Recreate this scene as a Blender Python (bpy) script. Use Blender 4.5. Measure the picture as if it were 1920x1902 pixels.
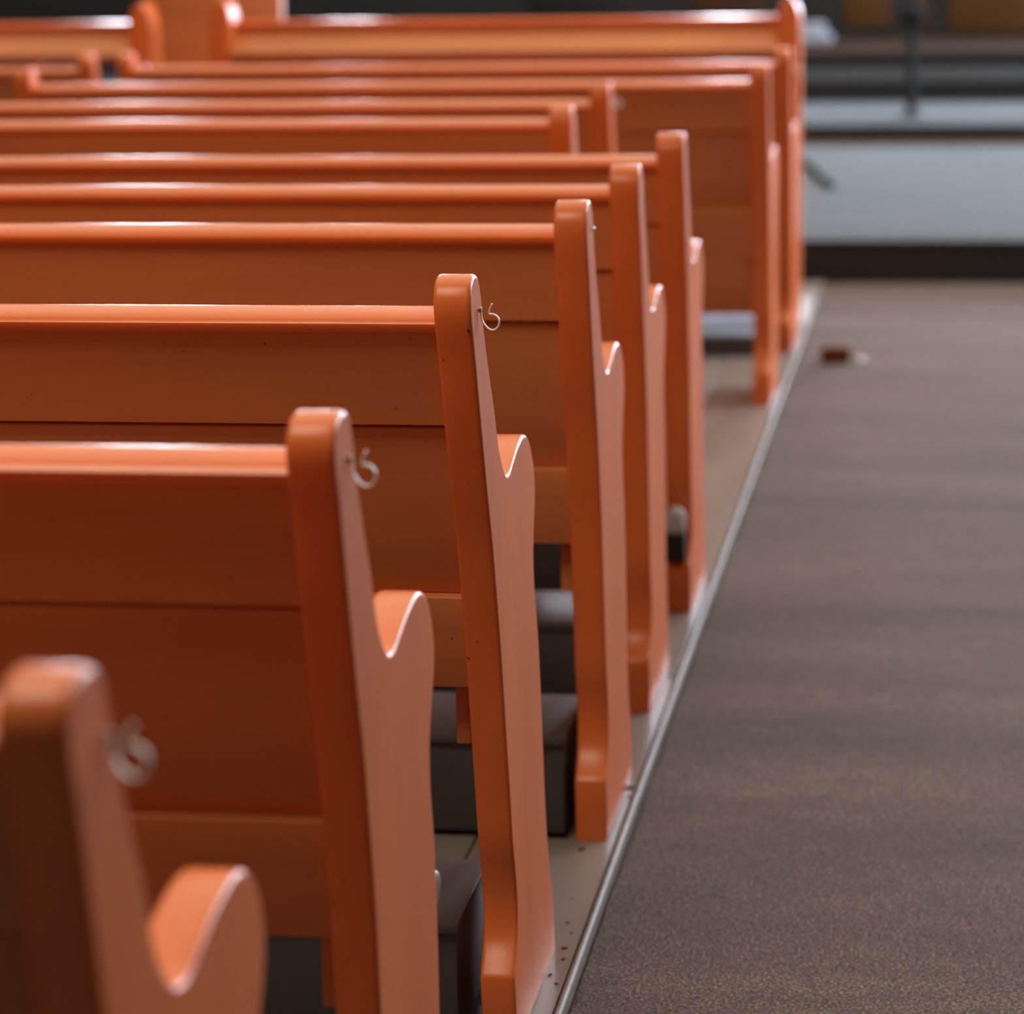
import bpy, bmesh, math, random
from mathutils import Matrix, Vector
random.seed(4)
for o in list(bpy.data.objects):
    bpy.data.objects.remove(o)
scene = bpy.context.scene
COL = scene.collection

# ------------------------------------------------------------------ camera
cd = bpy.data.cameras.new('camera')
cam = bpy.data.objects.new('camera', cd)
COL.objects.link(cam)
RX = Vector((0.989632666, 0.142991356, -0.013440911))
RY = Vector((-0.014124009, 0.190026993, 0.981677266))
RF = Vector((-0.142925499, 0.97131005, -0.190076531))
M = Matrix((RX, RY, -RF)).transposed().to_4x4()
M.translation = Vector((0, 0, 1.27966))
cam.matrix_world = M
cd.sensor_fit = 'HORIZONTAL'
cd.sensor_width = 36
cd.lens = 5577.82 / 1920 * 36
cd.clip_start = 0.05
cd.clip_end = 200
cd.dof.use_dof = True
cd.dof.focus_distance = 3.28
cd.dof.aperture_fstop = 4.4
scene.camera = cam

# ------------------------------------------------------------------ world, light, exposure
w = bpy.data.worlds.new('world')
scene.world = w
w.use_nodes = True
w.node_tree.nodes['Background'].inputs[0].default_value = (0.55, 0.72, 1.0, 1)
w.node_tree.nodes['Background'].inputs[1].default_value = 1.0
vs = scene.view_settings
vs.view_transform = 'Standard'
vs.look = 'None'
vs.exposure = 0.0
vs.gamma = 1.0
vs.use_curve_mapping = False


def area(name, loc, target, sx, sy, power, col):
    ld = bpy.data.lights.new(name, 'AREA')
    ld.shape = 'RECTANGLE'
    ld.size = sx
    ld.size_y = sy
    ld.energy = power
    ld.color = col
    o = bpy.data.objects.new(name, ld)
    COL.objects.link(o)
    o.location = loc
    d = Vector(target) - Vector(loc)
    o.rotation_euler = d.to_track_quat('-Z', 'Y').to_euler()
    return o


# daylight at the tall side windows, then three added fills without fixtures
area('daylight_right', (5.35, 11.2, 3.2), (-0.6, 3.5, 0.5), 4.0, 2.8, 520, (0.95, 0.92, 1.0))
area('ceiling_fill', (-0.6, 12.9, 6.8), (-0.6, 12.9001, 0.0), 11.0, 18.0, 980, (1.0, 0.87, 0.64))  # broad added fill in place of light bounced off the ceiling
area('near_rows_fill', (-1.3, 1.75, 3.5), (-1.2, 3.6, 0.0), 1.5, 1.5, 62, (1.0, 0.86, 0.66))  # added fill to lift the shaded pew backs, no lamp there
area('rear_fill', (-1.5, -5.6, 4.2), (-1.0, 6.0, 0.4), 6.0, 2.2, 8, (1.0, 0.9, 0.8))  # weak added fill behind the camera for the pew backs


# ------------------------------------------------------------------ materials
def nt(name):
    m = bpy.data.materials.new(name)
    m.use_nodes = True
    t = m.node_tree
    return m, t, t.nodes['Principled BSDF']


def ramp(t, src, stops):
    r = t.nodes.new('ShaderNodeValToRGB')
    e = r.color_ramp.elements
    while len(e) < len(stops):
        e.new(0.5)
    for i, (p, c) in enumerate(stops):
        e[i].position = p
        e[i].color = (c[0], c[1], c[2], 1)
    t.links.new(src, r.inputs[0])
    return r


def noise(t, scale, detail=4, stretch=(1, 1, 1), rough=.55):
    tc = t.nodes.new('ShaderNodeTexCoord')
    mp = t.nodes.new('ShaderNodeMapping')
    mp.inputs['Scale'].default_value = stretch
    n = t.nodes.new('ShaderNodeTexNoise')
    n.inputs['Scale'].default_value = scale
    n.inputs['Detail'].default_value = detail
    n.inputs['Roughness'].default_value = rough
    t.links.new(tc.outputs['Object'], mp.inputs[0])
    t.links.new(mp.outputs[0], n.inputs['Vector'])
    return n


def bump(t, b, src, strength, dist=.002, prev=None):
    bn = t.nodes.new('ShaderNodeBump')
    bn.inputs['Strength'].default_value = strength
    bn.inputs['Distance'].default_value = dist
    t.links.new(src, bn.inputs['Height'])
    if prev is not None:
        t.links.new(prev.outputs[0], bn.inputs['Normal'])
    t.links.new(bn.outputs[0], b.inputs['Normal'])
    return bn


def painted(name, base, dark, rough=.3, grain=(1, 1, 1), chips=True, bstr=.25, coat=0.0, spec=.5):
    m, t, b = nt(name)
    b.inputs['Specular IOR Level'].default_value = spec
    n1 = noise(t, 9, 5, grain)
    r1 = ramp(t, n1.outputs[0], [(.32, dark), (.62, base)])
    out = r1
    if chips:
        n2 = noise(t, 95, 3)
        r2 = ramp(t, n2.outputs[0], [(.0, (.10, .035, .02)), (.245, (.10, .035, .02)), (.265, (1, 1, 1))])
        mx = t.nodes.new('ShaderNodeMix')
        mx.data_type = 'RGBA'
        mx.blend_type = 'MULTIPLY'
        mx.inputs[0].default_value = 1
        t.links.new(r1.outputs[0], mx.inputs[6])
        t.links.new(r2.outputs[0], mx.inputs[7])
        t.links.new(mx.outputs[2], b.inputs['Base Color'])
    else:
        t.links.new(r1.outputs[0], b.inputs['Base Color'])
    b.inputs['Roughness'].default_value = rough
    n3 = noise(t, 38, 5, grain)
    b1 = bump(t, b, n3.outputs[0], bstr, .0015)
    n4 = noise(t, 260, 2)
    bump(t, b, n4.outputs[0], bstr * .4, .0004, b1)
    b.inputs['Coat Weight'].default_value = coat
    b.inputs['Coat Roughness'].default_value = .16
    return m


def plain(name, col, rough=.5, metal=0.0, n=12, var=.8, bstr=.1, spec=.5):
    m, t, b = nt(name)
    b.inputs['Specular IOR Level'].default_value = spec
    ns = noise(t, n, 4)
    r = ramp(t, ns.outputs[0], [(.3, tuple(c * var for c in col)), (.7, col)])
    t.links.new(r.outputs[0], b.inputs['Base Color'])
    b.inputs['Roughness'].default_value = rough
    b.inputs['Metallic'].default_value = metal
    bump(t, b, ns.outputs[0], bstr)
    return m


ORANGE, ORANGE_D = (.76, .172, .038), (.67, .146, .031)
M_END = painted('orange_gloss_paint_upright', ORANGE, ORANGE_D, .34, (1, 1, .22), True, .22, .0, .42)
M_RAIL = painted('orange_gloss_paint_rail', (.78, .162, .034), (.68, .138, .028), .27, (.3, 1, 1), False, .35, .12, .38)
M_BOARD = painted('orange_paint_boards', (.62, .205, .070), (.53, .170, .056), .42, (.16, 1, 1.6), True, .25, .0, .35)
M_HOOK = plain('cream_enamel_wire', (.92, .87, .80), .4, .0, 60, .92)
M_STEEL = plain('worn_steel', (.55, .52, .48), .3, 1.0)
M_BRASS = plain('tarnished_brass', (.30, .22, .14), .35, .8, 70, .4)
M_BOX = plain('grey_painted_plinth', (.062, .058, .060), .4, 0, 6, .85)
M_MOULD = plain('pale_grey_moulding', (.25, .205, .19), .55, 0, 40, .7, spec=.3)
M_BLACK = plain('black_void', (.01, .01, .011), .7)
M_HOLE = plain('dark_nail_hole', (.012, .008, .006), .8)
M_DARKWOOD = plain('dark_chancel_wood', (.018, .016, .017), .55, 0, 3, .8)
M_RISER = plain('near_black_step_riser', (.009, .010, .012), .6, 0, 3, .8)
M_NOSE = plain('brown_step_nosing', (.20, .09, .045), .45)
M_AMBER = plain('amber_stained_panel', (.145, .062, .013), .45, 0, 3, .7)
M_BROWNP = plain('brown_stained_panel', (.10, .035, .015), .5, 0, 3, .7)
M_PALE = plain('pale_matte', (.52, .50, .50), .85, 0, 30, .9)
M_GLARE = plain('pale_blue_glare', (.42, .47, .58), .8, 0, 30, .85)
M_BLOCK = plain('brown_wood_block', (.16, .055, .018), .9, spec=.05)
M_LID_REFLECTION = plain('lid_coloured_reflection', (.40, .50, .66), .75, 0, 8, .85, spec=.06)  # pale blue stands in for daylight reflected off the lid
M_SHADOW_BAR = plain('grey_shadow_bar', (.07, .078, .082), .9, spec=.05)
M_WALL = plain('dim_plaster', (.16, .14, .13), .9, 0, 2, .9)
M_CEIL = plain('ceiling_boards', (.22, .16, .12), .8, 0, 2, .9)
M_DIRT = plain('dark_grit', (.05, .03, .022), .9)


def floor_paint():
    m, t, b = nt('grey_painted_floorboards')
    n1 = noise(t, 5, 6, (1.6, .35, 1))
    r1 = ramp(t, n1.outputs[0], [(.3, (.21, .175, .16)), (.7, (.28, .235, .215))])
    n2 = noise(t, 60, 3, (1, .5, 1))
    r2 = ramp(t, n2.outputs[0], [(.0, (.3, .26, .24)), (.27, (.3, .26, .24)), (.31, (1, 1, 1))])
    mx = t.nodes.new('ShaderNodeMix')
    mx.data_type = 'RGBA'
    mx.blend_type = 'MULTIPLY'
    mx.inputs[0].default_value = 1
    t.links.new(r1.outputs[0], mx.inputs[6])
    t.links.new(r2.outputs[0], mx.inputs[7])
    t.links.new(mx.outputs[2], b.inputs['Base Color'])
    b.inputs['Roughness'].default_value = .3
    n3 = noise(t, 26, 4, (1, .4, 1))
    bump(t, b, n3.outputs[0], .25, .0015)
    return m


def carpet(name, a, c, sheen=.5, sheen_tint=(.62, .72, .85), big=1.0):
    m, t, b = nt(name)
    n1 = noise(t, 240, 3, (1, 1, 1), .65)
    r1 = ramp(t, n1.outputs[0], [(.40, tuple(v * .30 for v in a)), (.5, a), (.60, c)])
    n2 = noise(t, 2.2, 4, (.35, 1.6, 1))
    r2 = ramp(t, n2.outputs[0], [(.36, (1 - .34 * big, 1 - .37 * big, 1 - .42 * big)), (.64, (1.08, 1.08, 1.12))])
    n5 = noise(t, 28, 4, (.7, 1, 1))
    r5 = ramp(t, n5.outputs[0], [(.3, (.72, .72, .72)), (.7, (1.0, 1.0, 1.0))])
    prev = r1.outputs[0]
    for r in (r2, r5):
        mx = t.nodes.new('ShaderNodeMix')
        mx.data_type = 'RGBA'
        mx.blend_type = 'MULTIPLY'
        mx.inputs[0].default_value = 1
        t.links.new(prev, mx.inputs[6])
        t.links.new(r.outputs[0], mx.inputs[7])
        prev = mx.outputs[2]
    t.links.new(prev, b.inputs['Base Color'])
    b.inputs['Roughness'].default_value = .9
    b.inputs['Specular IOR Level'].default_value = .2
    b.inputs['Sheen Weight'].default_value = sheen
    b.inputs['Sheen Roughness'].default_value = .45
    b.inputs['Sheen Tint'].default_value = (*sheen_tint, 1)
    n3 = noise(t, 420, 2)
    bump(t, b, n3.outputs[0], .6, .003)
    return m


M_FLOOR = floor_paint()
M_CARPET = carpet('brown_grey_heather_carpet', (.078, .046, .034), (.29, .188, .145), .13, (.85, .80, .80))
M_CHANCEL = carpet('pale_grey_chancel_carpet', (.115, .131, .148), (.165, .187, .21), .10, (.7, .8, .9), .5)


def pane_mat(name, col, strength):
    m, t, b = nt(name)
    n1 = noise(t, .9, 2)
    r = ramp(t, n1.outputs[0], [(.3, tuple(c * .8 for c in col)), (.7, col)])
    t.links.new(r.outputs[0], b.inputs['Emission Color'])
    b.inputs['Emission Strength'].default_value = strength
    b.inputs['Base Color'].default_value = (*col, 1)
    b.inputs['Roughness'].default_value = .1
    return m


M_PANE = pane_mat('daylit_pane', (.70, .83, 1.0), 55)
M_PANE_R = pane_mat('side_daylit_pane', (.76, .86, 1.0), 13)
M_PANE_S = pane_mat('bright_small_pane', (.88, .93, 1.0), 70)
M_PANE_DIM = pane_mat('dim_blue_pane', (.30, .50, .68), .35)
M_PANE_WARM = pane_mat('daylit_warm_pane', (1.0, .86, .76), 9)


# ------------------------------------------------------------------ mesh helpers
def link(name, bm, mat, parent=None, smooth=True):
    me = bpy.data.meshes.new(name)
    bmesh.ops.recalc_face_normals(bm, faces=bm.faces[:])
    bm.to_mesh(me)
    bm.free()
    if smooth:
        me.polygons.foreach_set('use_smooth', [True] * len(me.polygons))
        me.set_sharp_from_angle(angle=math.radians(38))
    me.materials.append(mat)
    o = bpy.data.objects.new(name, me)
    COL.objects.link(o)
    if parent:
        o.parent = parent
    return o


def box_into(bm, x0, x1, y0, y1, z0, z1, bev=0.0, seg=2):
    b2 = bmesh.new()
    bmesh.ops.create_cube(b2, size=1)
    bmesh.ops.scale(b2, vec=(x1 - x0, y1 - y0, z1 - z0), verts=b2.verts)
    bmesh.ops.translate(b2, vec=((x0 + x1) / 2, (y0 + y1) / 2, (z0 + z1) / 2), verts=b2.verts)
    if bev > 0:
        bmesh.ops.bevel(b2, geom=b2.edges[:], offset=bev, segments=seg, affect='EDGES', profile=.5)
    merge(bm, b2)


def merge(bm, b2):
    me = bpy.data.meshes.new('tmp')
    b2.to_mesh(me)
    b2.free()
    bm.from_mesh(me)
    bpy.data.meshes.remove(me)


def box(name, x0, x1, y0, y1, z0, z1, mat, parent=None, bev=0.0, seg=2):
    bm = bmesh.new()
    box_into(bm, x0, x1, y0, y1, z0, z1, bev, seg)
    return link(name, bm, mat, parent)


def slant_board(bm, x0, x1, pts, bev=.0025):
    """extrude a closed y-z outline along x"""
    b2 = bmesh.new()
    v0 = [b2.verts.new((x0, y, z)) for y, z in pts]
    v1 = [b2.verts.new((x1, y, z)) for y, z in pts]
    n = len(pts)
    b2.faces.new(v0)
    b2.faces.new(v1)
    for i in range(n):
        b2.faces.new((v0[i], v0[(i + 1) % n], v1[(i + 1) % n], v1[i]))
    if bev:
        bmesh.ops.recalc_face_normals(b2, faces=b2.faces[:])
        es = [e for e in b2.edges if e.calc_face_angle(0) > math.radians(30)]
        bmesh.ops.bevel(b2, geom=es, offset=bev, segments=3, affect='EDGES', profile=.5)
    merge(bm, b2)


def tube_path(bm, pts, wy, th):
    """flat ribbon along a path in the x-z plane, wy wide in y, th thick"""
    n = len(pts)
    rings = []
    for i, (x, z) in enumerate(pts):
        a = pts[max(0, i - 1)]
        c = pts[min(n - 1, i + 1)]
        dx, dz = c[0] - a[0], c[1] - a[1]
        L = math.hypot(dx, dz)
        nx, nz = -dz / L, dx / L
        ring = []
        for k in range(8):
            an = 2 * math.pi * k / 8
            yy = wy / 2 * math.cos(an)
            tt = th / 2 * math.sin(an)
            ring.append(bm.verts.new((x + nx * tt, yy, z + nz * tt)))
        rings.append(ring)
    for i in range(n - 1):
        for k in range(8):
            bm.faces.new((rings[i][k], rings[i][(k + 1) % 8], rings[i + 1][(k + 1) % 8], rings[i + 1][k]))
    bm.faces.new(rings[0])
    bm.faces.new(rings[-1])


def empty(name, loc, label=None, cat=None, group=None):
    o = bpy.data.objects.new(name, None)
    COL.objects.link(o)
    o.location = loc
    o.empty_display_size = .2
    if label:
        o['label'] = label
    if cat:
        o['category'] = cat
    if group:
        o['group'] = group
    return o


def tag(o, label, cat, group=None):
    o['label'] = label
    o['category'] = cat
    if group:
        o['group'] = group
    return o


def struct(o):
    o['kind'] = 'structure'
    return o


def catmull(pts, sub=4, closed=False):
    out = []
    n = len(pts)
    rng = range(n if closed else n - 1)
    for i in rng:
        if closed:
            p = [pts[(i + k - 1) % n] for k in range(4)]
        else:
            p = [pts[max(0, min(n - 1, i + k - 1))] for k in range(4)]
        for s in range(sub):
            t = s / sub
            q = []
            for d in range(2):
                a, b, c, e = p[0][d], p[1][d], p[2][d], p[3][d]
                q.append(.5 * (2 * b + (c - a) * t + (2 * a - 5 * b + 4 * c - e) * t * t + (3 * b - a - 3 * c + e) * t ** 3))
            out.append(tuple(q))
    if not closed:
        out.append(pts[-1])
    return out


# ------------------------------------------------------------------ the setting
XE = -0.4416          # outer edge of the raised pew floor
X_LEFT = -9.0
bm = bmesh.new()
edges = [XE - .012, -.656, -.84, -1.03, -1.21, -1.40, -1.59, -1.77, -1.96, -2.15, -2.33, -2.52]
for a, b_ in zip(edges[:-1], edges[1:]):
    box_into(bm, b_ + .0015, a - .0015, -1.5, 10.95, -.04, 0, .0015, 1)
box_into(bm, X_LEFT, edges[-1] - .001, -1.5, 10.95, -.04, 0)
struct(link('floor', bm, M_FLOOR))
struct(box('floor', X_LEFT, 5.6, -6.2, 25.2, -.30, -.041, M_BLACK))

bm = bmesh.new()
pts = [(XE - .0105, -.02)]
for k in range(9):
    a = math.pi - math.pi * k / 8
    pts.append((XE - .0055 + .005 * math.cos(a), .0015 + .005 * math.sin(a)))
pts.append((XE - .0005, -.02))
va = [bm.verts.new((x, -1.5, z)) for x, z in pts]
vb = [bm.verts.new((x, 10.95, z)) for x, z in pts]
for i in range(len(pts) - 1):
    bm.faces.new((va[i], va[i + 1], vb[i + 1], vb[i]))
bm.faces.new(va)
bm.faces.new(vb)
bm.faces.new((va[0], va[-1], vb[-1], vb[0]))
struct(link('trim_1', bm, M_MOULD))

# aisle carpet, pile edge slightly uneven against the moulding
bm = bmesh.new()
NY = 300
rows = []
for j in range(NY + 1):
    y = -1.5 + (11.02 + 1.5) * j / NY
    row = []
    for i, x in enumerate((XE + .0005, XE + .004, XE + .012, XE + .05, .1, .8, 2.2)):
        z = -.012
        if i == 0:
            z = -.016
        if i == 1:
            x += random.uniform(-.002, .002)
            z = -.0125 + random.uniform(-.001, .001)
        row.append(bm.verts.new((x, y, z)))
    rows.append(row)
for j in range(NY):
    for i in range(6):
        bm.faces.new((rows[j][i], rows[j][i + 1], rows[j + 1][i + 1], rows[j + 1][i]))
o = link('aisle_carpet', bm, M_CARPET)
tag(o, 'brown-grey heathered carpet running down the aisle to the step', 'carpet')
struct(box('floor', 2.2, 5.6, -6.2, 11.02, -.04, -.013, M_FLOOR))
struct(box('floor', X_LEFT, 5.6, -6.2, -1.5, -.041, -.013, M_FLOOR))

# chancel platform and steps rising to the back
YB = 11.02
struct(box('floor', X_LEFT, 5.6, YB, 16.05, -.04, .1355, M_RISER))
o = box('chancel_carpet', X_LEFT, 5.6, YB - .012, 16.04, .1355, .1455, M_CHANCEL, None, .004)
tag(o, 'pale blue-grey carpet covering the raised chancel floor', 'carpet')
struct(box('trim_2', X_LEFT, 5.6, 15.93, 16.06, .1456, .160, M_NOSE, None, .004))


def step(y0, y1, z0, z1, mat, top, label):
    e = empty('altar_step', (0, y0, z0), label, 'step')
    a = box('riser', X_LEFT + .001, 5.599, 0, y1 - y0, 0, z1 - z0 - .012, mat, e)
    c = box('tread', X_LEFT + .001, 5.599, -.02 if z0 < .2 else -.005, y1 - y0, z1 - z0 - .012, z1 - z0, top, e, .003)
    return e


step(16.05, 18.24, .166, .24, M_RISER, M_CHANCEL, 'lowest altar step with pale tread and black riser behind the chancel carpet')
step(18.245, 20.12, .24, .361, M_RISER, plain('shade_toned_tread', (.030, .028, .027), .95, spec=.02), 'middle altar step, black riser and tread coloured dark for the light falling off')  # dark tread colour carries the light falling off toward the back
step(20.125, 23.4, .361, .456, M_RISER, plain('brown_shade_toned_tread', (.060, .036, .028), .95, spec=.02), 'topmost altar step, brown tread toned down for the light falling off, under the amber panels')  # brown tread, darkened in colour as the light falls off

# walls, ceiling, windows
YF = 25.0
H = 7.0


def wall_with_holes(name, axis, pos, a0, a1, z1, holes, mat, thick=.25, sgn=1):
    """solid wall built of blocks around rectangular holes; holes sorted along the wall"""
    bm = bmesh.new()

    def blk(s0, s1, t0, t1):
        if s1 - s0 < 1e-4 or t1 - t0 < 1e-4:
            return
        p0, p1 = sorted((pos, pos + thick * sgn))
        if axis == 'y':
            box_into(bm, s0, s1, p0, p1, t0, t1)
        else:
            box_into(bm, p0, p1, s0, s1, t0, t1)
    cur = a0
    for (s0, s1, t0, t1) in holes:
        blk(cur, s0, -.3, z1)
        blk(s0, s1, -.3, t0)
        blk(s0, s1, t1, z1)
        cur = s1
    blk(cur, a1, -.3, z1)
    return struct(link(name, bm, mat))


def window(idx, axis, pos, hole, pane, sgn, bars=(2, 4)):
    s0, s1, t0, t1 = hole
    e = empty('window_%d' % idx, (0, 0, 0))
    e['kind'] = 'structure'
    bm = bmesh.new()
    q0, q1 = sorted((pos + .10 * sgn, pos + .16 * sgn))
    f = .05

    def blk(a, b, c, d):
        if axis == 'y':
            box_into(bm, a, b, q0, q1, c, d)
        else:
            box_into(bm, q0, q1, a, b, c, d)
    blk(s0, s0 + f, t0, t1)
    blk(s1 - f, s1, t0, t1)
    blk(s0 + f, s1 - f, t0, t0 + f)
    blk(s0 + f, s1 - f, t1 - f, t1)
    for i in range(1, bars[0]):
        c = s0 + (s1 - s0) * i / bars[0]
        blk(c - .012, c + .012, t0 + f, t1 - f)
    link('window_frame', bm, M_DARKWOOD, e)
    bm = bmesh.new()
    q0, q1 = sorted((pos + .165 * sgn, pos + .175 * sgn))
    if axis == 'y':
        box_into(bm, s0 + .01, s1 - .01, q0, q1, t0 + .01, t1 - .01)
    else:
        box_into(bm, q0, q1, s0 + .01, s1 - .01, t0 + .01, t1 - .01)
    link('pane', bm, pane, e)


front_holes = [(-8.35, -7.75, .55, 1.15), (-7.3, -6.5, 2.4, 4.6), (-5.32, -4.78, 1.5, 3.4), (-2.04, -1.62, 1.5, 6.6), (1.7, 3.3, 1.4, 5.2), (3.7, 5.3, 1.4, 5.2)]
wall_with_holes('wall_front', 'y', YF, X_LEFT, 5.6, H, front_holes, M_WALL, .25, 1)
for i, h in enumerate(front_holes):
    window(i + 1, 'y', YF, h, M_PANE_DIM if i == 0 else (M_PANE_S if i < 4 else M_PANE), 1)
right_holes = [(9.0, 11.0, 1.6, 5.2), (13.0, 15.0, 1.6, 5.2), (17.5, 19.5, 1.6, 5.2)]
wall_with_holes('wall_right', 'x', 5.6, -6.2, YF, H, right_holes, M_WALL, .25, 1)
for i, h in enumerate(right_holes):
    window(i + 7, 'x', 5.6, h, M_PANE_R, 1)
struct(box('wall_left', X_LEFT - .25, X_LEFT, -6.2, YF, -.3, H, M_WALL))
struct(box('wall_back', X_LEFT, 5.6, -6.45, -6.2, -.3, H, M_WALL))
struct(box('ceiling', X_LEFT - .25, 5.85, -6.45, YF + .25, H, H + .2, M_CEIL))

# ------------------------------------------------------------------ pews
TOP = .92
HEAD = [(-.0335, .874), (-.0350, .888), (-.0325, .900), (-.0250, .911), (-.0125, .918), (.002, .920), (.017, .9175), (.031, .907), (.041, .889)]
BACK = [(.10, 0), (.099, .045), (.096, .086), (.100, .093), (.119, .112), (.133, .135), (.138, .168), (.132, .205),
        (.120, .245), (.111, .309), (.100, .376), (.088, .46), (.074, .524), (.052, .609), (.032, .665), (.014, .719),
        (-.003, .773), (-.018, .825), (-.0275, .853)]
FRONT = [(.050, .858), (.061, .832), (.081, .795), (.104, .757), (.120, .722), (.134, .700), (.152, .682), (.172, .669),
         (.188, .6655), (.205, .6665), (.228, .673), (.262, .682), (.300, .688), (.330, .688), (.358, .680), (.382, .662),
         (.398, .640), (.404, .615), (.398, .590), (.383, .562), (.371, .530), (.372, .490), (.383, .450), (.391, .405),
         (.396, .338), (.398, .272), (.401, .207), (.412, .145), (.430, .097), (.440, .050), (.442, 0)]


def yback(z):
    """y of the upright's rear edge at height z"""
    p = BACK
    for a, b in zip(p[:-1], p[1:]):
        if a[1] <= z <= b[1]:
            t = (z - a[1]) / (b[1] - a[1])
            return a[0] + (b[0] - a[0]) * t
    return -.03


def end_panel_bm(thick, d_top=0.0, tilt=0.0, foot=0.0):
    """upright spanning x from -thick to 0, rounded arrises"""
    def adj(p):
        y, z = p
        if z > .82:
            z = z + d_top * (z - .82) / (.92 - .82)
        return (y, z)
    out = BACK[:2] + catmull(BACK[2:] + HEAD + FRONT, 3)
    out = [adj(p) for p in out]
    clean = [out[0]]
    for p in out[1:]:
        if math.hypot(p[0] - clean[-1][0], p[1] - clean[-1][1]) > .002:
            clean.append(p)
    out = clean
    n = len(out)
    # inset loops for a rounded arris
    r = .0048

    def inset(d):
        res = []
        for i in range(n):
            a, b, c = out[i - 1], out[i], out[(i + 1) % n]
            e1 = Vector((b[0] - a[0], b[1] - a[1])).normalized()
            e2 = Vector((c[0] - b[0], c[1] - b[1])).normalized()
            n1 = Vector((e1.y, -e1.x))
            n2 = Vector((e2.y, -e2.x))
            m = (n1 + n2)
            if m.length < 1e-6:
                m = n1
            m.normalize()
            res.append((b[0] + m.x * d, b[1] + m.y * d))
        return res
    bm = bmesh.new()
    loops = []
    prof = [(0.0, r + .0014), (0.0, r), (r * .134, r * .5), (r * .5, r * .134), (r, 0.0)]
    for dx, d in prof:
        loops.append((-dx, inset(d)))
    for dx, d in reversed(prof):
        loops.append((-thick + dx, inset(d)))
    vl = []
    for x, L in loops:
        vl.append([bm.verts.new((x + tilt * (z - .55), y, max(z, 0))) for y, z in L])
    for a, b in zip(vl[:-1], vl[1:]):
        for i in range(n):
            j = (i + 1) % n
            bm.faces.new((a[i], a[j], b[j], b[i]))
    bm.faces.new(vl[0])
    bm.faces.new(list(reversed(vl[-1])))
    return bm


def hook_children(parent, x, y, z, screw_only=False):
    bm = bmesh.new()
    bmesh.ops.create_uvsphere(bm, u_segments=14, v_segments=8, radius=.0034)
    bmesh.ops.scale(bm, vec=(.6, 1, 1), verts=bm.verts)
    bmesh.ops.translate(bm, vec=(x + .0012, y, z), verts=bm.verts)
    return link('screw', bm, M_STEEL, parent)


def make_hook(parent, x, y, z, hang=1.0):
    bm = bmesh.new()
    path = [(.0022, .003), (.0020, -.004), (.0032, -.011), (.0062, -.0165), (.0105, -.0205), (.0150, -.0215),
            (.0188, -.0195), (.0212, -.0155), (.0215, -.0105), (.0190, -.0062), (.0150, -.0042), (.0108, -.0040)]
    path = catmull(path, 4)
    path2 = [(.0108, -.0040), (.0105, -.0010), (.0120, .0025), (.0140, .0072)]
    tube_path(bm, path, .0052, .0021)
    tube_path(bm, catmull(path2, 4), .0046, .0019)
    bmesh.ops.translate(bm, vec=(x, y, z), verts=bm.verts)
    h = link('hook', bm, M_HOOK, parent)
    h['label'] = 'cream bent-wire hook'
    hook_children(h, x, y, z)
    return h


XS = [-.446, -.471, -.492, -.470, -.475, -.470, -.775, -.790, -.466, -.461]
YS = [1.458, 2.284, 3.147, 3.960, 4.669, 5.415, 6.226, 7.073, 7.935, 8.970]
DT = [-.015, -.012, -.002, .005, -.002, -.003, -.001, .007, .010, .008]
DR = [0, -.008, -.002, .008, .001, -.008, .009, 0, .002, .004]
DM = [0, -.007, 0, .010, 0, 0, 0, 0, 0, 0]
DL = [0, 0, 0, 0, 0, 0, 0, 0, -.033, -.03]
TH = [.040, .040, .041, .045, .047, .050, .048, .048, .048, .046]
TILT = [.016, .001, -.022, -.006, 0, 0, 0, 0, 0, 0]
XL = [-2.52] * 10
LABELS = [
    'nearest orange pew, blurred, its end panel cut off at the bottom left',
    'orange pew second from the camera, white hook on its slightly blurred end',
    'sharpest orange pew with bright white hook and small nail hole on its end post',
    'orange pew directly in front of the sharp hooked one, foot fully in view, no hook',
    'orange pew with short visible seatback between the fourth and sixth rows, foot beside floor edge',
    'orange pew with a pale lump by its foot, last of the six nearest aligned rows',
    'orange pew whose end stops short of the aisle, hookless, the lower of two such',
    'orange pew ending short of the aisle with a blurred white hook on its post',
    'far blurred orange pew reaching the aisle again, its whole back board visible',
    'rearmost ordinary orange pew, just behind the pew front with rounded posts',
]
pews = []


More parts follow.
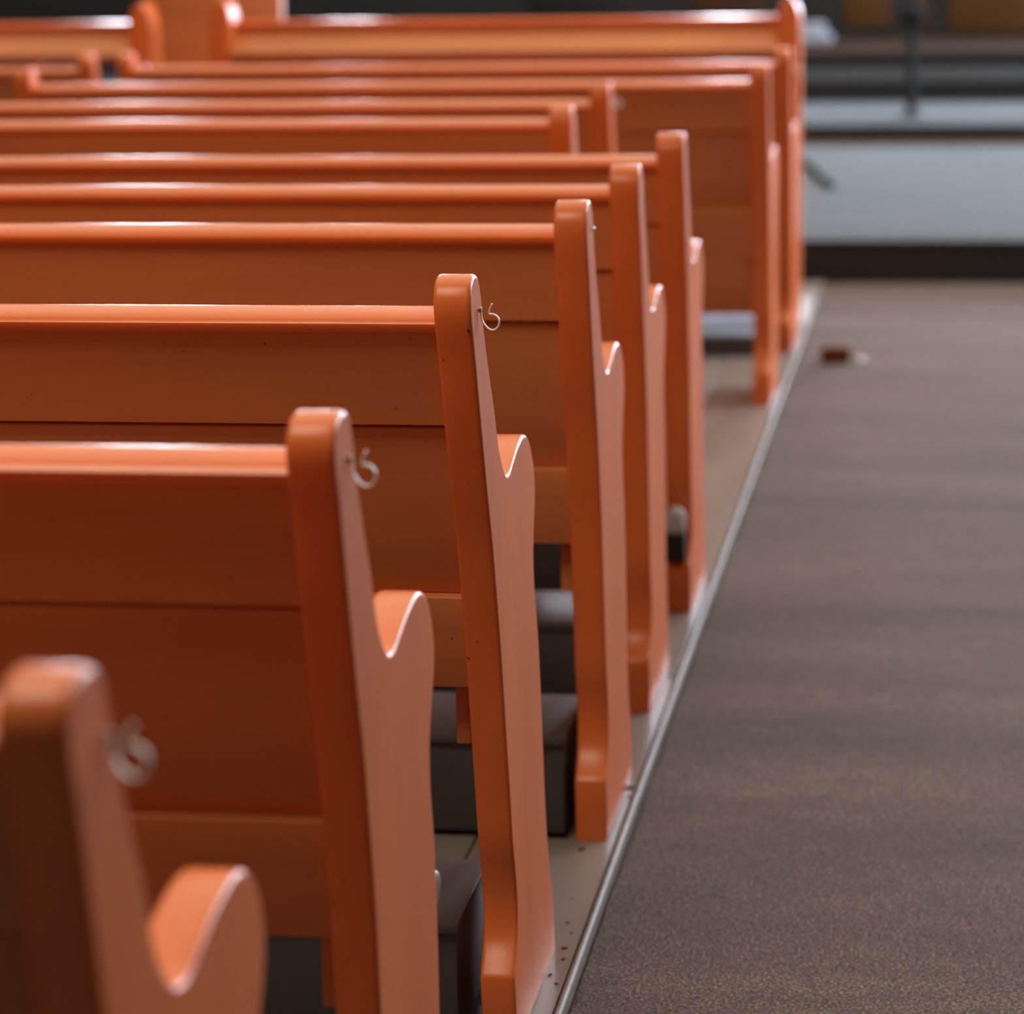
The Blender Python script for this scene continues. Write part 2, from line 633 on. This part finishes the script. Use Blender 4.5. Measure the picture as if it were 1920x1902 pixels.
def make_pew(i, x, y, xl, dt=0, dr=0, dm=0, dl=0, th=.045, tilt=0.0, label='', left=True):
    p = empty('church_pew', (x, y, 0), label, 'pew', 'rows of orange church pews')
    L = xl - x            # local x of the left end
    e = link('end_panel', end_panel_bm(th, dt, tilt), M_END, p)
    if left:
        e2 = e.copy()
        COL.objects.link(e2)
        e2.parent = p
        e2.location = (L + th, 0, 0)
    xa, xb = L + .6 * th, -.55 * th
    # top rail: rounded cap bar
    bm = bmesh.new()
    zt = .884 + dr
    slant_board(bm, xa, xb, [(-.018, zt - .028), (-.027, zt - .026), (-.032, zt - .021), (-.033, zt - .015), (-.029, zt - .010), (-.018, zt - .0055), (-.004, zt - .001),
                             (.006, zt), (.020, zt - .002), (.030, zt - .009), (.032, zt - .016), (.026, zt - .028)], .0)
    bmesh.ops.translate(bm, vec=(0, .009, 0), verts=bm.verts)
    link('top_rail', bm, M_RAIL, p)
    # three back boards following the lean
    zs, zk, zl = .748 + dm, .543, .433 + dl
    bm = bmesh.new()

    def board(z0, z1, off, t=.02, bev=.003, tongue=False):
        ya, yb = yback(z0) + off, yback(z1) + off
        if tongue:
            slant_board(bm, xa, xb, [(ya + t - .006, z0), (ya, z0), (yb, z1), (yb + t, z1 + .003), (ya + t + .005, z0 - .02), (ya + t - .001, z0 - .02)], 0)
            return
        slant_board(bm, xa, xb, [(ya, z0), (yb, z1), (yb + t, z1 + .003), (ya + t, z0 + .003)], bev)
    board(zs + .0015, zt - .026, .019, .024, 0, True)
    u = link('upper_back_board', bm, M_BOARD, p)
    bm = bmesh.new()
    board(zk + .001, zs - .0035, .0275)
    link('middle_back_board', bm, M_BOARD, p)
    bm = bmesh.new()
    board(zl, zk, .0105, .036, .0015)
    link('lower_back_board', bm, M_BOARD, p)
    # seat board and cleat below
    bm = bmesh.new()
    slant_board(bm, xa, xb, [(.125, .466), (.385, .478), (.392, .468), (.385, .455), (.125, .445)], .0)
    link('seat', bm, M_BOARD, p)
    yc = yback(zl) + .05
    box('cleat', -th - .020, -th - .002, yc, yc + .03, zl - .078, zl + .03, M_BOARD, p, .003)
    pews.append(p)
    return p


for i in range(10):
    make_pew(i, XS[i], YS[i], XL[i], DT[i], DR[i], DM[i], DL[i], TH[i], TILT[i], LABELS[i])

# hooks, screws and holes on the ends (local to the pew)
for i, (hy, hz) in {0: (.036, .858), 1: (.018, .866), 2: (.015, .8774), 7: (.02, .885), 9: (.035, .8755)}.items():
    make_hook(pews[i], .0005 + TILT[i] * .3, hy, hz)
hook_children(pews[3], .0005, .012, .885)


def disk_hole(parent, x, y, z, r):
    bm = bmesh.new()
    bmesh.ops.create_cone(bm, cap_ends=True, segments=14, radius1=r, radius2=r, depth=.004)
    bmesh.ops.rotate(bm, cent=(0, 0, 0), matrix=Matrix.Rotation(math.radians(90), 3, 'X'), verts=bm.verts)
    bmesh.ops.translate(bm, vec=(x, y, z), verts=bm.verts)
    h = link('nail_hole', bm, M_HOLE, parent)
    return h


disk_hole(pews[2], -.0105, -.0305, .861, .0018)

# worn metal bracket on the front edge of the second pew, low down
bm = bmesh.new()
bmesh.ops.create_uvsphere(bm, u_segments=20, v_segments=12, radius=1)
bmesh.ops.scale(bm, vec=(.006, .052, .019), verts=bm.verts)
bmesh.ops.translate(bm, vec=(-.0085, .400, .374), verts=bm.verts)
o = link('bracket', bm, M_BRASS, pews[1])
o['label'] = 'tarnished rounded metal bracket'

# P9's neighbour across the narrow left gap
make_pew(10, -2.60, 8.97, -5.0, .008, .004, 0, -.03, .046, 0, 'orange pew across the gap at far left, its rail just above the left frame edge', True)

# ------------------------------------------------------------------ front screens with rounded posts
def round_post(x0, x1, y0, y1, z1, parent, name='post'):
    """upright whose head is a rounded point seen from behind"""
    w = x1 - x0
    pts = [(x0, 0), (x0, z1 - .085)]
    for k in range(1, 12):
        a = math.pi * k / 12
        cx = (x0 + x1) / 2
        pts.append((cx - w / 2 * math.cos(a), z1 - .085 + .085 * math.sin(a)))
    pts += [(x1, z1 - .085), (x1, 0)]
    bm = bmesh.new()
    va = [bm.verts.new((x, y0, z)) for x, z in pts]
    vb = [bm.verts.new((x, y1, z)) for x, z in pts]
    n = len(pts)
    bm.faces.new(va)
    bm.faces.new(vb)
    for i in range(n):
        j = (i + 1) % n
        bm.faces.new((va[i], va[j], vb[j], vb[i]))
    bmesh.ops.recalc_face_normals(bm, faces=bm.faces[:])
    es = [e for e in bm.edges if e.calc_face_angle(0) > math.radians(60)]
    bmesh.ops.bevel(bm, geom=es, offset=.006, segments=3, affect='EDGES', profile=.5)
    return link(name, bm, M_END, parent)


def screen(x0, x1, y, label, open_below=False, ztop=1.057, post_r=True, post_l=True):
    e = empty('pew_front', (0, y, 0), label, 'pew front')
    if post_r:
        round_post(x1 - .078, x1, 0, .13, ztop, e)
    if post_l:
        round_post(x0, x0 + .078, 0, .13, ztop + .012, e)
    a, b = x0 + .07, x1 - .07
    bm = bmesh.new()
    slant_board(bm, a, b, [(.06, .972), (.056, .985), (.064, .994), (.10, .996), (.108, .985), (.106, .972)], 0)
    link('top_rail', bm, M_RAIL, e)
    bm = bmesh.new()
    slant_board(bm, a, b, [(.068, .956), (.075, .974), (.09, .974), (.09, .86), (-.03, .878), (-.032, .890)], .002)
    link('book_ledge', bm, M_BOARD, e)
    if open_below:
        for k in range(8):
            xx = b - .36 - k * .36
            box('baluster', xx - .02, xx + .02, .05, .09, .50, .87, M_BOARD, e, .003)
        box('lower_board', a, b, .06, .085, .12, .50, M_BOARD, e, .003)
    else:
        box('front_board', a, b, .06, .085, .002, .875, M_BOARD, e, .003)
    return e


screen(-2.455, -.478, 9.85, 'orange pew front with rounded posts facing the chancel step, right of the gap')
screen(-5.4, -2.655, 9.85, 'orange pew front left of the gap, open below its ledge', True)
o = box('wood_panel', -2.84, -2.34, 10.45, 10.50, 0, 1.35, M_BOARD, None, .004)
tag(o, 'plain brown-orange upright wood panel seen in the gap between the two pew fronts', 'panel')

# ------------------------------------------------------------------ grey boxes under the seats
box_where = ['under the second pew', 'under the sharp hooked pew', 'under the pew ahead of it',
             'under the fourth aligned pew', 'under the fifth aligned pew', 'under the first short pew',
             'under the hooked short pew', 'under the far aisle-reaching pew', 'under the rearmost pew']
for k in range(1, 8):
    bw = empty('floor_box', (XS[k] - .055, YS[k] + .095, 0), 'low grey painted box on floor ' + box_where[k - 1], 'box', 'grey boxes under the pews')
    x_in = -2.0 + (.3 if k in (6, 7) else 0)
    box('body', x_in, -.002, .004, .235, .010, .140, M_BOX, bw, .003)
    box('lid', x_in, 0, -.004, .245, .140, .153, M_BOX, bw, .004)
    box('plinth', x_in + .02, -.02, .02, .22, 0, .010, M_BLACK, bw)
bw = empty('floor_box', (XS[9] - .055, YS[9] + .02, 0), 'flat box with a top coloured pale blue for a reflection, on the floor under the rearmost pew', 'box')
box('body', -1.9, -.002, .004, .436, 0, .055, M_BOX, bw, .003)
box('lid', -1.9, 0, 0, .44, .055, .068, M_LID_REFLECTION, bw, .003)

# ------------------------------------------------------------------ small things
# unidentified pale-over-dark spot at the sixth pew's foot, shaped as lump and block
cl = empty('pale_topped_block', (XS[5] - .0265, YS[5] + .082, 0), 'small pale crumpled bundle on a black block at the rear foot of a pew end', 'lump')
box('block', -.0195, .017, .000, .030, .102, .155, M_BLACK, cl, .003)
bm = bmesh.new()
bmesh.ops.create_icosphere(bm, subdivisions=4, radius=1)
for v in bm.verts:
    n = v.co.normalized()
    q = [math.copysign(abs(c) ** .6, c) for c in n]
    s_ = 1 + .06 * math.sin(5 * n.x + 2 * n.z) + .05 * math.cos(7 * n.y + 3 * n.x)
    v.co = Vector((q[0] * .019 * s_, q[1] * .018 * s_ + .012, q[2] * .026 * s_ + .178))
link('lump', bm, M_PALE, cl)

o = box('wooden_block', -.368, -.280, 8.93, 8.965, -.0118, .034, M_BLOCK, None, .006)
tag(o, 'small brown block lying on the aisle carpet near the far pews', 'block')
bm = bmesh.new()
bmesh.ops.create_icosphere(bm, subdivisions=2, radius=1)
for v in bm.verts:
    n = v.co.normalized()
    v.co = Vector((n.x * .018, n.y * .03, max(n.z, -.3) * .010)) * (1 + .15 * math.sin(6 * n.x + 4 * n.y))
o = link('paper_scrap', bm, M_PALE)
o.location = (-.250, 8.99, -.009)
tag(o, 'tiny white paper scrap on the carpet right of the brown block', 'paper')

# grey pole added for a shadow-like streak on the chancel carpet
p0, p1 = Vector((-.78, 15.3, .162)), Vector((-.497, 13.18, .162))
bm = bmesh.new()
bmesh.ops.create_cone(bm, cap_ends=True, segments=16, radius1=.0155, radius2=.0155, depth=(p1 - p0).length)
o = link('shadow_bar', bm, M_SHADOW_BAR)
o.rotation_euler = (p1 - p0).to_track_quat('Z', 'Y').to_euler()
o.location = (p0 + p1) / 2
tag(o, 'grey pole standing in for a slanting shadow-like streak on the pale chancel carpet', 'shadow_bar')

# dark stand on the lowest altar step
st = empty('floor_stand', (-.195, 16.72, .24), 'slender black stand rising from the lowest altar step', 'stand')
bm = bmesh.new()
bmesh.ops.create_cone(bm, cap_ends=True, segments=24, radius1=.08, radius2=.06, depth=.02)
bmesh.ops.translate(bm, vec=(0, 0, .01), verts=bm.verts)
link('base', bm, M_RISER, st)
bm = bmesh.new()
bmesh.ops.create_cone(bm, cap_ends=True, segments=20, radius1=.030, radius2=.030, depth=1.25)
bmesh.ops.translate(bm, vec=(0, 0, .02 + .625), verts=bm.verts)
link('shaft', bm, M_RISER, st)
bm = bmesh.new()
bmesh.ops.create_cone(bm, cap_ends=True, segments=20, radius1=.03, radius2=.085, depth=.12)
bmesh.ops.translate(bm, vec=(0, 0, .53), verts=bm.verts)
link('collar', bm, M_RISER, st)

# stacked pale shape added for the glare on the top altar step
bm = bmesh.new()
box_into(bm, -1.10, -.83, 21.6, 22.0, .4565, .52, .02, 3)
box_into(bm, -1.06, -.88, 21.65, 21.95, .515, .60, .02, 3)
o = link('glare_shape', bm, M_GLARE)
tag(o, 'pale blue-white shape added for the glare on the top altar step beside the rounded pew post', 'glare')

# panelled altar screen at the back
sc = empty('altar_screen', (0, 23.05, .456), 'tall dark wooden altar screen with amber panels at the back', 'screen')
box('frame', X_LEFT + .1, 5.0, .02, .10, 0, 1.0, M_DARKWOOD, sc)
for (x0, x1, z0, z1, m_) in ((-.78, -.43, .07, .9, M_AMBER), (-.30, -.15, .03, .9, M_BROWNP), (.005, .9, .03, .9, M_AMBER),
                             (1.1, 2.0, .03, .9, M_AMBER), (-1.95, -1.37, .10, .9, M_BROWNP), (-3.2, -2.5, .12, .9, M_DARKWOOD)):
    box('panel', x0, x1, 0, .035, z0, z1, m_, sc, .01)

# grit and chips of paint around the feet
grit = [(-.470, 3.60, .004), (-.466, 3.56, .003), (-.475, 3.50, .003), (-.463, 3.47, .0025), (-.468, 3.66, .002), (-.498, 4.014, .005),
        (-.485, 3.80, .002), (-.478, 3.70, .0025), (-.52, 3.78, .0015), (-.462, 4.33, .005), (-.458, 4.28, .003), (-.462, 5.02, .005)]
for (x, y, r) in grit:
    bm = bmesh.new()
    bmesh.ops.create_icosphere(bm, subdivisions=2, radius=r * .8)
    k1, k2 = random.uniform(0, 6), random.uniform(0, 6)
    for v in bm.verts:
        q = 1 + .45 * math.sin(v.co.x / r * 3 + k1) * math.cos(v.co.y / r * 3 + k2)
        v.co = Vector((v.co.x * q * 1.6, v.co.y * q, v.co.z * .4))
    o = link('paint_chip', bm, M_DIRT, None, False)
    o.location = (x, y, r * .3)
    o.rotation_euler = (0, 0, random.uniform(0, 3))
    if y < 3.9:
        where, g = 'ahead of the front foot of the sharp hooked pew', 'grit by the sharp pew'
    elif y < 4.1:
        where, g = 'just behind the rear foot of the hookless fourth pew', None
    elif y < 4.6:
        where, g = 'by the front foot of the hookless fourth pew', 'grit by the fourth pew'
    else:
        where, g = 'farther up, by the front foot of the fifth pew', None
    tag(o, 'tiny dark grit chip ' + where, 'grit', g)
